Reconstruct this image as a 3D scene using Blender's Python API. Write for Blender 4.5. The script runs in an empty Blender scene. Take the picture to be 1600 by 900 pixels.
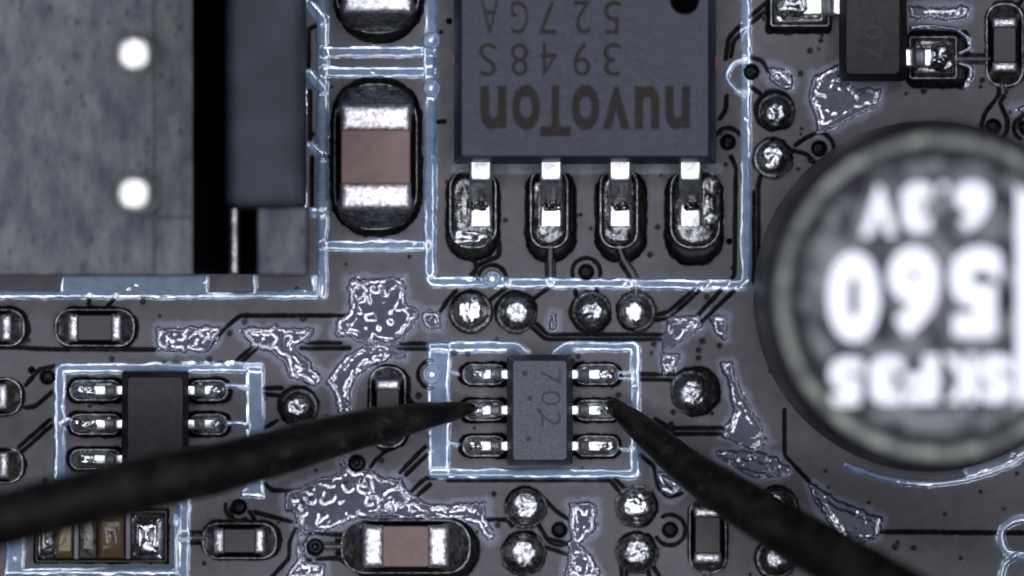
import bpy, bmesh, math, random
import numpy as np
from mathutils import Vector, noise as mnoise

random.seed(7)
rng = np.random.default_rng(11)
sc = bpy.context.scene
C = sc.collection
sc.unit_settings.system = 'METRIC'
sc.unit_settings.scale_length = 0.001          # one unit is one millimetre
S = 0.01155                                    # mm on the board per photograph pixel (1.27 mm lead pitch = 110 px)
D = 200.0                                      # working distance of the microscope, mm

# ------------------------------------------------------------------ camera
cam = bpy.data.cameras.new('camera'); camo = bpy.data.objects.new('camera', cam); C.objects.link(camo)
camo.location = (0, 0, D)
cam.sensor_width = 36.0
cam.lens = 36.0 * D / (1600 * S)
cam.clip_start = 1.0; cam.clip_end = 2000.0
cam.dof.use_dof = True
cam.dof.focus_distance = D - 0.55
cam.dof.aperture_fstop = cam.lens * 1e-3 / 13.0
cam.dof.aperture_blades = 0
sc.camera = camo

# ------------------------------------------------------------------ world and microscope lamps
w = bpy.data.worlds.new('World'); sc.world = w; w.use_nodes = True
bg = w.node_tree.nodes['Background']
bg.inputs['Color'].default_value = (0.75, 0.85, 1.0, 1); bg.inputs['Strength'].default_value = 0.006

def lamp(name, loc, radius, power, col=(1, 1, 1)):
    l = bpy.data.lights.new(name, 'AREA'); l.shape = 'DISK'; l.size = 2 * radius; l.energy = power; l.color = col
    o = bpy.data.objects.new(name, l); C.objects.link(o); o.location = loc
    o.rotation_euler = (Vector((0, 0, 0)) - Vector(loc)).to_track_quat('-Z', 'Y').to_euler()
    return o
E_COAX, E_RING = 0.07, 4.4
lamp('coaxial_lamp', (0, 0, D + 8), 50.0, E_COAX * math.pi * (D + 8) ** 2, (0.97, 0.98, 1.0))
NR, RR, RZ = 48, 27.0, 64.0
for k in range(NR):
    a = 2 * math.pi * (k + 0.35) / NR
    d2 = RR * RR + RZ * RZ
    lamp('ring_lamp', (RR * math.cos(a), RR * math.sin(a), RZ), 1.75, E_RING / NR * math.pi * d2 * math.sqrt(d2) / RZ, (0.87, 0.90, 1.0))

sc.view_settings.view_transform = 'Standard'; sc.view_settings.look = 'None'
sc.view_settings.gamma = 1.0; sc.view_settings.use_curve_mapping = False
sc.view_settings.exposure = 0.0
sc.cycles.use_denoising = True
sc.cycles.max_bounces = 6
sc.cycles.sample_clamp_indirect = 4.0

# ------------------------------------------------------------------ materials
def mat(name, base, rough=0.5, metal=0.0, spec=0.5, var=None, vscale=6.0, vdetail=4.0, vlo=0.4, vhi=0.6, bump=0.0, bscale=40.0, bdist=0.01,
        ior=1.5, tint=None, rvar=0.0, stretch=(1, 1, 1), halo=None, spots=None):
    m = bpy.data.materials.new(name); m.use_nodes = True
    nt = m.node_tree; N = nt.nodes; L = nt.links; p = N['Principled BSDF']
    p.inputs['Base Color'].default_value = (*base, 1); p.inputs['Roughness'].default_value = rough
    p.inputs['Metallic'].default_value = metal; p.inputs['IOR'].default_value = ior; p.inputs['Specular IOR Level'].default_value = spec
    if tint: p.inputs['Specular Tint'].default_value = (*tint, 1)
    tc = N.new('ShaderNodeNewGeometry'); mp = N.new('ShaderNodeMapping'); mp.inputs['Scale'].default_value = stretch
    L.new(tc.outputs['Position'], mp.inputs['Vector'])
    def nz(scale, detail, rgh=0.6):
        n = N.new('ShaderNodeTexNoise'); n.inputs['Scale'].default_value = scale; n.inputs['Detail'].default_value = detail
        n.inputs['Roughness'].default_value = rgh
        L.new(mp.outputs['Vector'], n.inputs['Vector']); return n
    def mixc(fac, a, b):
        x = N.new('ShaderNodeMix'); x.data_type = 'RGBA'; L.new(fac, x.inputs['Factor'])
        for i, v in (('A', a), ('B', b)):
            s = [q for q in x.inputs if q.name == i and q.type == 'RGBA'][0]
            if isinstance(v, tuple): s.default_value = (*v, 1)
            else: L.new(v, s)
        return [q for q in x.outputs if q.type == 'RGBA'][0]
    def ramp(src, lo, hi):
        r = N.new('ShaderNodeMapRange'); r.inputs['From Min'].default_value = lo; r.inputs['From Max'].default_value = hi
        L.new(src, r.inputs['Value']); return r.outputs['Result']
    col = base
    if var is not None:
        col = mixc(ramp(nz(vscale, vdetail).outputs['Fac'], vlo, vhi), base, var)
    if spots is not None:
        c2, sc2, lo, hi = spots
        col = mixc(ramp(nz(sc2, 3.0).outputs['Fac'], lo, hi), col, c2)
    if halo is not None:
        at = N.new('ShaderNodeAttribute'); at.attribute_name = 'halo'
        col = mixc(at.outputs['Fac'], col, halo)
    if not isinstance(col, tuple): L.new(col, p.inputs['Base Color'])
    if rvar:
        L.new(ramp(nz(vscale * 1.7, 3.0).outputs['Fac'], 0.3, 0.7), (mr := N.new('ShaderNodeMapRange')).inputs['Value'])
        mr.inputs['To Min'].default_value = max(0.03, rough - rvar); mr.inputs['To Max'].default_value = rough + rvar
        L.new(mr.outputs['Result'], p.inputs['Roughness'])
    if bump:
        b = N.new('ShaderNodeBump'); b.inputs['Strength'].default_value = bump; b.inputs['Distance'].default_value = bdist
        L.new(nz(bscale, 4.0).outputs['Fac'], b.inputs['Height']); L.new(b.outputs['Normal'], p.inputs['Normal'])
    return m

M = {}
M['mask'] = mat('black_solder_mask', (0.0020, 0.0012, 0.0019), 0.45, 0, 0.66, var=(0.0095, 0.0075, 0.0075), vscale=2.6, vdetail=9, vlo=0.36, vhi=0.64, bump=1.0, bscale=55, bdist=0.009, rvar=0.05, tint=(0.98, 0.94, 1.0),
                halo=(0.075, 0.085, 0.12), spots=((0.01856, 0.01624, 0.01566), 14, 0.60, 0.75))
M['silk'] = mat('pale_blue_silkscreen', (0.072, 0.122, 0.205), 0.13, 0, 0.8, ior=1.9, var=(0.105, 0.165, 0.255), vscale=5, bump=0.12, bscale=20, bdist=0.005)
M['patch'] = mat('blue_grey_resin', (0.018, 0.022, 0.050), 0.13, 0, 0.7, ior=1.8, var=(0.030, 0.035, 0.068), vscale=7, bump=0.1, bscale=30, bdist=0.004)
M['bare'] = mat('bare_black_laminate', (0.0008, 0.0008, 0.0014), 0.35, 0, 0.12, var=(0.003, 0.0034, 0.003), vscale=12, bump=0.4, bscale=30, bdist=0.006)
M['via'] = mat('dark_via_mask', (0.004, 0.004, 0.006), 0.16, 0, 0.55)
M['shaded_silk'] = mat('shaded_silkscreen', (0.07, 0.08, 0.092), 0.5, 0, 0.4, var=(0.10, 0.112, 0.125), vscale=5)  # silkscreen with the big chip's shadow painted into the colour
M['edge'] = mat('board_laminate', (0.05, 0.045, 0.03), 0.6)
M['solder'] = mat('tin_solder', (0.62, 0.62, 0.63), 0.30, 1, 0.5, var=(0.30, 0.30, 0.31), vscale=9, bump=0.55, bscale=13, bdist=0.02, rvar=0.14)
M['dull_solder'] = mat('dull_tin_solder', (0.36, 0.36, 0.36), 0.34, 1, 0.5, var=(0.12, 0.12, 0.12), vscale=8, bump=0.6, bscale=14, bdist=0.022, rvar=0.15)
M['dark_solder'] = mat('dark_tin_solder', (0.20, 0.20, 0.20), 0.24, 1, 0.5, var=(0.05, 0.05, 0.05), vscale=9, bump=0.7, bscale=12, bdist=0.025, rvar=0.12)  # darker grey than the other solder
M['dome'] = mat('domed_solder', (0.42, 0.42, 0.44), 0.33, 1, 0.5, var=(0.11, 0.11, 0.115), vscale=13, bump=0.6, bscale=16, bdist=0.016, rvar=0.14)
M['lead'] = mat('tinned_lead', (0.62, 0.62, 0.64), 0.36, 1, 0.5, var=(0.40, 0.40, 0.42), vscale=9, bump=0.4, bscale=25, bdist=0.006)
M['terminal'] = mat('tin_terminal', (0.78, 0.76, 0.80), 0.46, 1, 0.5, var=(0.36, 0.34, 0.36), vscale=12, bump=0.8, bscale=22, bdist=0.02)
M['brown'] = mat('brown_ceramic', (0.108, 0.060, 0.053), 0.5, 0, 0.4, var=(0.086, 0.047, 0.041), vscale=3, bump=0.2, bscale=30, bdist=0.004)
M['resistor'] = mat('black_resistor_top', (0.0025, 0.0022, 0.0025), 0.55, 0, 0.45, var=(0.007, 0.0062, 0.0062), vscale=9, bump=0.4, bscale=40, bdist=0.005)
M['mould'] = mat('black_mould_compound', (0.0018, 0.002, 0.006), 0.43, 0, 0.31, tint=(0.88, 0.90, 1.0), var=(0.010, 0.011, 0.022), vscale=5.5, vdetail=7, vlo=0.3, vhi=0.7, bump=0.9, bscale=30, bdist=0.006, stretch=(0.6, 1.3, 1), spots=((0.018, 0.019, 0.030), 24, 0.5, 0.66))
M['mould_grain'] = mat('grainy_black_mould', (0.004, 0.0045, 0.009), 0.44, 0, 0.45, tint=(0.9, 0.92, 1.0), var=(0.028, 0.030, 0.040), vscale=26, bump=0.8, bscale=26, bdist=0.010)
M['mould_dark'] = mat('dark_black_mould', (0.002, 0.002, 0.0024), 0.58, 0, 0.26, var=(0.009, 0.0082, 0.0085), vscale=9, bump=0.5, bscale=24, bdist=0.006)
M['laser'] = mat('laser_marking', (0.0185, 0.016, 0.0135), 0.85, 0, 0.2, var=(0.013, 0.011, 0.0095), vscale=14, bump=0.4, bscale=40, bdist=0.004)
M['emboss'] = mat('faint_marking', (0.019, 0.0185, 0.023), 0.7, 0, 0.35)
M['dimple_shade'] = mat('painted_dimple', (0.001, 0.001, 0.0015), 0.4, 0, 0.0)  # near-black without specular; the hollow's shade is put into the colour
M['plastic'] = mat('dusty_black_plastic', (0.020, 0.024, 0.042), 0.62, 0, 0.40, var=(0.098, 0.100, 0.098), vscale=1.6, vdetail=9, vlo=0.34, vhi=0.66,
                   bump=0.4, bscale=12, bdist=0.02, stretch=(1.5, 0.7, 1), spots=((0.012, 0.012, 0.032), 5.0, 0.58, 0.70))
M['plastic_dark'] = mat('black_plastic', (0.005, 0.006, 0.012), 0.6, 0, 0.25, var=(0.014, 0.016, 0.026), vscale=1.2)
M['slot_shade'] = mat('shaded_slot_plastic', (0.001, 0.001, 0.0015), 0.5, 0, 0.1)  # housing plastic blackened to paint in the slot's darkness
M['pin'] = mat('tinned_pin', (0.80, 0.79, 0.76), 0.35, 1)
M['copper'] = mat('copper', (0.055, 0.010, 0.005), 0.6)
M['can'] = mat('aluminium_can', (0.055, 0.058, 0.056), 0.55, 0.4, 0.5, var=(0.21, 0.215, 0.19), vscale=3.0, bump=0.2, bscale=9, bdist=0.02)
M['can_top'] = mat('can_top_coating', (0.004, 0.004, 0.012), 0.6, 0.0, 0.25, var=(0.16, 0.163, 0.165), vscale=2.4, vdetail=5, vlo=0.42, vhi=0.62)
M['can_side_shade'] = mat('can_side_shade', (0.012, 0.012, 0.014), 0.45, 0, 0.4)  # near-black can; on the steep shoulder this is painted shade
M['print'] = mat('white_print', (0.80, 0.80, 0.84), 0.5, 0, 0.6)
M['probe'] = mat('blackened_steel', (0.0014, 0.0013, 0.0014), 0.42, 0, 0.30, var=(0.013, 0.0105, 0.0075), vscale=2.0, vlo=0.48, vhi=0.72, bump=0.5, bscale=8, bdist=0.025, spots=((0.032, 0.028, 0.024), 7, 0.63, 0.73))
M['amber'] = mat('amber_ceramic', (0.085, 0.052, 0.016), 0.28, 0, 0.6, var=(0.058, 0.0435, 0.0319), vscale=4, bump=0.5, bscale=14, bdist=0.02, spots=((0.261, 0.232, 0.174), 20, 0.66, 0.72))
M['grey_glass'] = mat('grey_glass', (0.03, 0.029, 0.027), 0.25, 0, 0.6, var=(0.10, 0.096, 0.084), vscale=8, bump=0.6, bscale=16, bdist=0.02)
M['purple'] = mat('purple_edge', (0.06, 0.045, 0.075), 0.4)
M['gold'] = mat('gold_pad', (0.10, 0.072, 0.03), 0.4, 0.4, 0.5, var=(0.116, 0.087, 0.0464), vscale=9, bump=0.3, bscale=20, bdist=0.01)

# ------------------------------------------------------------------ helpers
def P(x, y, z=0.0):
    """photograph pixel at height z above the board -> millimetres"""
    k = S * (D - z) / D
    return Vector(((x - 800.0) * k, (450.0 - y) * k, z))

def tag(o, label=None, cat=None, group=None, kind=None):
    if label: o['label'] = label
    if cat: o['category'] = cat
    if group: o['group'] = group
    if kind: o['kind'] = kind
    return o

def link(name, me, m=None, parent=None, smooth=True):
    o = bpy.data.objects.new(name, me); C.objects.link(o)
    if m is not None: me.materials.append(M[m] if isinstance(m, str) else m)
    if parent is not None:
        o.parent = parent
        o.matrix_parent_inverse = parent.matrix_basis.inverted()
    if smooth: me.polygons.foreach_set('use_smooth', [len(p.vertices) <= 4 for p in me.polygons])
    return o

def empty(name, x, y):
    o = bpy.data.objects.new(name, None); C.objects.link(o); o.location = P(x, y); o.empty_display_size = 0.3
    return o

def rr(cx, cy, hw, hh, r, n=6):
    """outline of a rounded rectangle, in pixels"""
    r = max(0.01, min(r, hw - 0.01, hh - 0.01)); pts = []
    for sx, sy, a0 in ((1, 1, 0), (-1, 1, 90), (-1, -1, 180), (1, -1, 270)):
        for i in range(n + 1):
            a = math.radians(a0 + 90 * i / n)
            pts.append((cx + sx * (hw - r) + r * math.cos(a), cy + sy * (hh - r) + r * math.sin(a)))
    return pts

def circ(cx, cy, r, n=40):
    return [(cx + r * math.cos(2 * math.pi * i / n), cy + r * math.sin(2 * math.pi * i / n)) for i in range(n)]

def loft(rings, cap_top=True, cap_bottom=False, jitter=0.0, jscale=10.0, sharp=None, fan=False):
    """rings: [(outline in px, z in mm)], all with the same number of points"""
    vs, fs = [], []
    n = len(rings[0][0])
    for pts, z in rings:
        for (x, y) in pts:
            zz = z
            if jitter and z > 0.0: zz += jitter * mnoise.noise(Vector((x / jscale, y / jscale, 3.1)))
            vs.append(P(x, y, zz))
    for k in range(len(rings) - 1):
        for i in range(n):
            a, b = k * n + i, k * n + (i + 1) % n
            fs.append((b, a, a + n, b + n))
    t = (len(rings) - 1) * n
    if cap_top:
        if fan:
            pts, z = rings[-1]
            c = Vector((0, 0, 0))
            for i in range(n): c += vs[t + i]
            vs.append(c / n); k = len(vs) - 1
            for i in range(n): fs.append((k, t + (i + 1) % n, t + i))
        else:
            fs.append(tuple(range(t + n - 1, t - 1, -1)))
    if cap_bottom: fs.append(tuple(range(n)))
    me = bpy.data.meshes.new('loft'); me.from_pydata([tuple(v) for v in vs], [], fs); me.update()
    return me

def sharpen(o, deg=35):
    bm = bmesh.new(); bm.from_mesh(o.data)
    for e in bm.edges:
        if len(e.link_faces) == 2 and e.calc_face_angle(0) > math.radians(deg): e.smooth = False
    bm.to_mesh(o.data); bm.free()
    return o

def block(name, x0, x1, y0, y1, z0, z1, m, parent, bev=3.0, r=3.0, draft=0.0, n=3):
    """a box with rounded vertical corners and a bevelled top; px extents are those seen at z1"""
    cx, cy, hw, hh = (x0 + x1) / 2, (y0 + y1) / 2, (x1 - x0) / 2, (y1 - y0) / 2
    f = (D - z1) / (D - z0)
    bx = lambda v, c: c + (v - c) * f                   # the same column seen at its foot
    b = min(bev * S, (z1 - z0) * 0.4)
    lo = rr(bx(cx, 800), bx(cy, 450), hw * f + draft, hh * f + draft, r, n)
    rings = [(lo, z0)]
    for t in (0.0, 0.35, 0.7, 1.0):
        a = t * math.pi / 2
        rings.append((rr(cx, cy, hw - bev * (1 - math.cos(a)), hh - bev * (1 - math.cos(a)), max(r - bev * (1 - math.cos(a)), 0.3), n), z1 - b + b * math.sin(a)))
    o = link(name, loft(rings, True, True), m, parent)
    return sharpen(o, 50)

# ------------------------------------------------------------------ the board's relief, one height field split into its regions
STEP = 1.25
X0, X1, Y0, Y1 = -40.0, 1640.0, -40.0, 940.0
gx = np.arange(X0, X1 + 0.01, STEP); gy = np.arange(Y0, Y1 + 0.01, STEP)
NX, NY = len(gx), len(gy)
GX, GY = np.meshgrid(gx, gy)
def fnoise(sig):
    """smooth random field, unit variance; sig in px"""
    f = np.fft.rfft2(rng.standard_normal((NY, NX)))
    ky = np.fft.fftfreq(NY)[:, None]; kx = np.fft.rfftfreq(NX)[None, :]
    f *= np.exp(-2 * (math.pi * sig / STEP) ** 2 * (kx ** 2 + ky ** 2))
    a = np.fft.irfft2(f, s=(NY, NX)); a -= a.mean()
    return (a / a.std()).astype(np.float32)
n2, n3, n5, n9, n30 = fnoise(1.6), fnoise(2.6), fnoise(4.2), fnoise(8), fnoise(30)
HG = (0.0012 * n30 + 0.0005 * n9).astype(np.float32)
LAB = np.zeros((NY, NX), np.int32)
HALO = np.zeros((NY, NX), np.float32)
REG = [('circuit_board', 'mask')]                      # label -> (name, material)
def region(name, m):
    REG.append((name, m)); return len(REG) - 1

GAP = region('trace_gap', 'bare')                      # bare floor of the clearances, one network

def win(xs, ys, pad):
    i0 = int(max(0, (min(xs) - pad - X0) / STEP)); i1 = int(min(NX, (max(xs) + pad - X0) / STEP + 2))
    j0 = int(max(0, (min(ys) - pad - Y0) / STEP)); j1 = int(min(NY, (max(ys) + pad - Y0) / STEP + 2))
    return (slice(j0, max(j0, j1)), slice(i0, max(i0, i1)))

def dline(pts, sl, closed=False):
    x, y = GX[sl], GY[sl]; d = np.full(x.shape, 1e9, np.float32)
    seq = list(pts) + ([pts[0]] if closed else [])
    for (ax, ay), (bx, by) in zip(seq, seq[1:]):
        vx, vy = bx - ax, by - ay; q = vx * vx + vy * vy + 1e-9
        t = np.clip(((x - ax) * vx + (y - ay) * vy) / q, 0, 1)
        d = np.minimum(d, np.hypot(x - ax - t * vx, y - ay - t * vy))
    return d

def dpoly(pts, sl):
    """signed distance, negative inside"""
    x, y = GX[sl], GY[sl]; d = dline(pts, sl, True); ins = np.zeros(x.shape, bool)
    for (ax, ay), (bx, by) in zip(pts, list(pts[1:]) + [pts[0]]):
        c = ((ay > y) != (by > y))
        with np.errstate(divide='ignore', invalid='ignore'):
            ins ^= c & (x < (bx - ax) * (y - ay) / (by - ay) + ax)
    return np.where(ins, -d, d)

def xs_(p): return [q[0] for q in p]
def ys_(p): return [q[1] for q in p]

def smooth_path(pts, r=6):
    """round the corners of a polyline"""
    out = [pts[0]]
    for a, b, c in zip(pts, pts[1:], pts[2:]):
        va, vc = Vector(a) - Vector(b), Vector(c) - Vector(b)
        ra, rc = min(r, va.length / 2), min(r, vc.length / 2)
        p, q = Vector(b) + va.normalized() * ra, Vector(b) + vc.normalized() * rc
        for t in (0, 0.25, 0.5, 0.75, 1):
            out.append(tuple(p * (1 - t) ** 2 + Vector(b) * 2 * t * (1 - t) + q * t * t))
    out.append(pts[-1]); return out

def groove(pts, wd=3.0, depth=0.07, r=6):
    pts = smooth_path(pts, r) if len(pts) > 2 else pts
    sl = win(xs_(pts), ys_(pts), wd + 4)
    d = dline(pts, sl) + 0.25 * n3[sl]
    t = np.clip(1 - d / wd, 0, 1)
    HG[sl] = np.minimum(HG[sl], HG[sl] * (t == 0) - depth * t ** 0.75)
    LAB[sl][(t > 0.3) & (LAB[sl] == 0)] = GAP

def pair(pts, gap=5.5, **k):
    """the two clearance grooves on both sides of a trace"""
    v = [Vector(p) for p in pts]
    for s in (-1, 1):
        out = []
        for i, p in enumerate(v):
            d = (v[min(i + 1, len(v) - 1)] - v[max(i - 1, 0)]).normalized()
            out.append(tuple(p + Vector((-d.y, d.x)) * s * gap))
        groove(out, **k)

def arc(cx, cy, r, a0, a1, n=24):
    return [(cx + r * math.cos(math.radians(a0 + (a1 - a0) * i / n)), cy + r * math.sin(math.radians(a0 + (a1 - a0) * i / n))) for i in range(n + 1)]

def moat(poly, depth=0.15, lam=10.0, rag=0.6, lip=True):
    idn = region('bare_laminate', 'bare')
    sl = win(xs_(poly), ys_(poly), 14)
    sd = dpoly(poly, sl) + rag * n5[sl] + 0.4 * n2[sl]
    if lip:
        HG[sl] += np.where(sd > 0, 0.008 * np.exp(-(sd / 3.0) ** 2), 0).astype(np.float32)
    ins = sd < 0
    HG[sl] = np.where(ins, -depth * (1 - np.exp(np.minimum(sd, 0) / lam)), HG[sl])
    LAB[sl][ins] = idn

SILKH = 0.026
RAMP = math.tan(0.5 * math.atan2(27.0, 64.0))          # slope of the rounded shoulders
def silk(shape_sd, sl, name='silkscreen_line', rag=1.0, h=SILKH, lam=4.6, idn=None):
    idn = idn or region(name, 'silk')
    s = -(shape_sd) + rag * (0.35 * n5[sl] + 0.2 * n3[sl] + 0.5 * n9[sl])
    ins = (s > 0)
    sp = np.maximum(s, 0)
    edge = np.minimum(sp, 2.2) * S * 0.55 * (h / SILKH)                       # steep wall
    bevel = np.clip(sp - 2.6 - 0.5 * n9[sl], 0, 2.7) * S * RAMP * (h / SILKH)  # gently sloping shoulder
    HG[sl] = np.where(ins, np.maximum(HG[sl] * 0.45, -0.006) + edge + bevel + 0.0005 * n5[sl], HG[sl])
    out = (s <= 0)
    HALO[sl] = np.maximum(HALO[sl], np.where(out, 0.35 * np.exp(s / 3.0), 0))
    LAB[sl][ins] = idn
    return idn

def silk_line(pts, wd, closed=False, r=7, **k):
    if wd > 12: wd += 3
    pts = smooth_path(pts, r) if len(pts) > 2 and not closed else pts
    sl = win(xs_(pts), ys_(pts), wd + 10)
    return silk(dline(pts, sl, closed) - wd / 2, sl, **k)

def silk_poly(pts, holes=(), **k):
    sl = win(xs_(pts), ys_(pts), 10)
    sd = dpoly(pts, sl)
    for h in holes: sd = np.maximum(sd, -dpoly(h, sl))
    return silk(sd, sl, **k)

def patch(pts, amp=1.0, wav=1.0):
    """low glossy pool of resin between the copper areas, wrinkled, with a pale halo"""
    idn = region('resin_or_glint', 'patch')
    sl = win(xs_(pts), ys_(pts), 34)
    sd = dpoly(pts, sl) - 2.5 + 1.3 * n5[sl] + 0.7 * n2[sl]
    ins = sd < 0
    e = np.clip((-sd - 9) / 5.0, 0, 1)
    def ripple(f, wdt):
        gy_, gx_ = np.gradient(f, STEP)
        return np.clip(f / (np.hypot(gx_, gy_) + 0.02), -wdt, wdt)
    isl = ripple(n5[sl] - 0.85 + 0.5 * n30[sl], 2.1) + ripple(n3[sl] - 2.0 + 0.6 * n30[sl], 1.7)
    rim = np.clip(-sd - 5.0 + 1.5 * n9[sl], 0, 3.6)
    hh = -0.026 * np.clip(-sd / 3.0, 0, 1) + S * RAMP * (rim + e * isl * amp) + 0.0003 * n3[sl]
    HG[sl] = np.where(ins, hh, HG[sl])
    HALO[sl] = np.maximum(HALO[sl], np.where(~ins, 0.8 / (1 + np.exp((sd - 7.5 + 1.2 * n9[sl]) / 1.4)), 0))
    LAB[sl][ins] = idn

def via(x, y, r=11.5, ring=0, on_silk=False, a0=0, a1=360):
    if ring: groove(arc(x, y, ring, a0, a1), wd=2.6, r=0.1)
    idn = region('via', 'silk' if on_silk else 'via')
    sl = win([x], [y], r + 6)
    d = np.hypot(GX[sl] - x, GY[sl] - y)
    ins = d < r
    if on_silk:
        t = np.clip(d / r, 0, 1)
        prof = 0.010 * np.exp(-(d / 2.5) ** 2) - 0.004 - 0.05 * np.clip(1 - np.abs(d - r * 0.86) / 2.6, 0, 1)
    else:
        t = np.clip(d / r, 0, 1)
        prof = -0.2 * (1 - t ** 1.35) - 0.004
    HG[sl] = np.where(ins, prof, HG[sl])
    LAB[sl][ins] = idn

# --- trace clearances
def T(*a, **k): groove(list(a), **k)
T((482, 45), (482, 118)); T((497, 38), (482, 46)); T((484, 142), (484, 225)); T((487, 245), (487, 320)); T((482, 0), (482, 10), (493, 24))
T((140, 462), (138, 480)); T((182, 462), (165, 482))
T((0, 542), (90, 546), (244, 546)); T((322, 548), (352, 512), (376, 493), (545, 493)); T((256, 567), (366, 567), (396, 540))
T((376, 567), (402, 543)); T((480, 536), (532, 536)); T((470, 544), (546, 544)); T((622, 537), (668, 537)); T((620, 545), (668, 545))
T((40, 602), (60, 578), (90, 571)); T((40, 637), (55, 635), (82, 612)); T((34, 706), (82, 664)); T((30, 698), (78, 656))
T((412, 607), (440, 606)); T((412, 616), (436, 618)); T((412, 670), (432, 658)); T((640, 625), (652, 640))
T((832, 512), (852, 530), (1044, 530)); T((838, 506), (856, 523), (1044, 523)); T((684, 492), (700, 468), (712, 455)); T((766, 468), (790, 450), (795, 440)); T((832, 468), (860, 448))
T((1024, 492), (1042, 489), (1085, 452)); T((1024, 500), (1046, 497), (1108, 440)); T((1086, 497), (1148, 430), (1150, 260), (1142, 245)); T((1096, 503), (1166, 436))
T((900, 462), (899, 452)); T((934, 462), (933, 452)); T((990, 462), (990, 440), (970, 412), (968, 392)); T((998, 462), (998, 438), (978, 410), (976, 392))
T((855, 392), (855, 436)); T((865, 392), (865, 436)); T((742, 408), (745, 420), (735, 436)); T((780, 378), (780, 400), (748, 414), (732, 436))
T((1002, 585), (1055, 585)); T((1002, 593), (1050, 593)); T((1035, 669), (1132, 669)); T((1028, 678), (1128, 678)); T((1024, 655), (1050, 672))
T((700, 750), (953, 750), (974, 776)); T((960, 748), (980, 766)); T((1000, 710), (1022, 728), (1028, 762), (1045, 778), (1066, 770))
T((848, 776), (868, 798), (890, 812)); T((842, 820), (855, 843), (884, 848)); T((853, 855), (885, 866)); T((970, 882), (972, 900)); T((980, 886), (978, 900)); T((1012, 884), (1014, 900)); T((1018, 880), (1030, 900))
T((1226, 640), (1226, 712), (1268, 756)); T((1376, 831), (1600, 833), wd=3.2); T((1185, 450), (1185, 290), (1192, 262)); T((1178, 440), (1178, 300))
T((1496, 87), (1542, 87)); T((1496, 97), (1542, 97)); T((1562, 132), (1560, 150), (1538, 178), (1533, 198), (1540, 214)); T((1573, 132), (1571, 148), (1562, 160), (1574, 186), (1574, 204), (1566, 216))
T((1588, 10), (1600, -4)); T((1592, 200), (1594, 182), (1606, 174)); T((1240, 236), (1260, 240), (1270, 250)); T((1244, 226), (1258, 216), (1276, 208), (1290, 208), (1300, 220))
T((1200, 2), (1172, 26)); T((1208, 6), (1174, 36)); T((1158, 38), (1138, 60), (1134, 92)); T((1165, 46), (1146, 64), (1142, 88)); T((1174, 90), (1192, 95), (1200, 112)); T((1174, 136), (1190, 148))
T((1135, 150), (1134, 172), (1124, 186)); T(*arc(1137, 222, 22, 200, 330), r=0.1)
T((625, 738), (664, 698)); T((634, 742), (672, 706)); T((642, 768), (666, 746), (800, 746)); T((650, 776), (672, 757)); T((578, 730), (586, 720), (600, 706)); T((600, 706), (628, 690))
T((410, 752), (425, 766), (500, 767)); T((462, 824), (452, 848), (452, 872), (426, 900)); T((398, 800), (455, 815))
T((286, 832), (314, 832)); T((286, 848), (314, 848)); T((500, 834), (538, 836), (562, 818)); T((495, 874), (528, 872), (546, 884)); T((758, 812), (792, 812), (800, 822))
T((695, 190), (682, 190)); T((514, 245), (508, 242)); T((360, 795), (362, 808)); T((390, 800), (402, 818)); T((270, 900), (272, 886))
# pits in the mask
for k in range(300):
    x, y = random.uniform(0, 1600), random.uniform(0, 900); r = random.choice((1.3, 1.6, 1.8, 2.2, 3.0))
    sl = win([x], [y], r * 3); d = np.hypot(GX[sl] - x, GY[sl] - y)
    HG[sl] -= (0.05 * np.exp(-(d / r) ** 2)).astype(np.float32)
for x, y, r in ((1197, 262, 3), (1225, 264, 3), (1022, 534 + 3, 3), (1098, 533, 3.4), (1092, 547, 3), (1092, 559, 3), (1125, 540, 3), (1048, 664, 3.4), (966, 618, 3), (865, 398, 0.1),
                (1028, 355, 3), (1016, 398, 3), (1050, 391, 3), (1399, 855, 3.6), (1428, 856, 3), (1266, 79, 3), (1251, 115, 3), (1283, 63, 2.6), (1444, 143, 3), (1535, 126, 3), (474, 498, 3.4), (431, 509, 3.2), (382, 503, 3.4), (358, 521, 3), (654, 619, 3.6), (731, 553, 3), (596, 719, 3), (772, 772, 2.6)):
    sl = win([x], [y], r * 3 + 2); d = np.hypot(GX[sl] - x, GY[sl] - y)
    HG[sl] -= (0.05 * np.exp(-(d / r) ** 2)).astype(np.float32)

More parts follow.
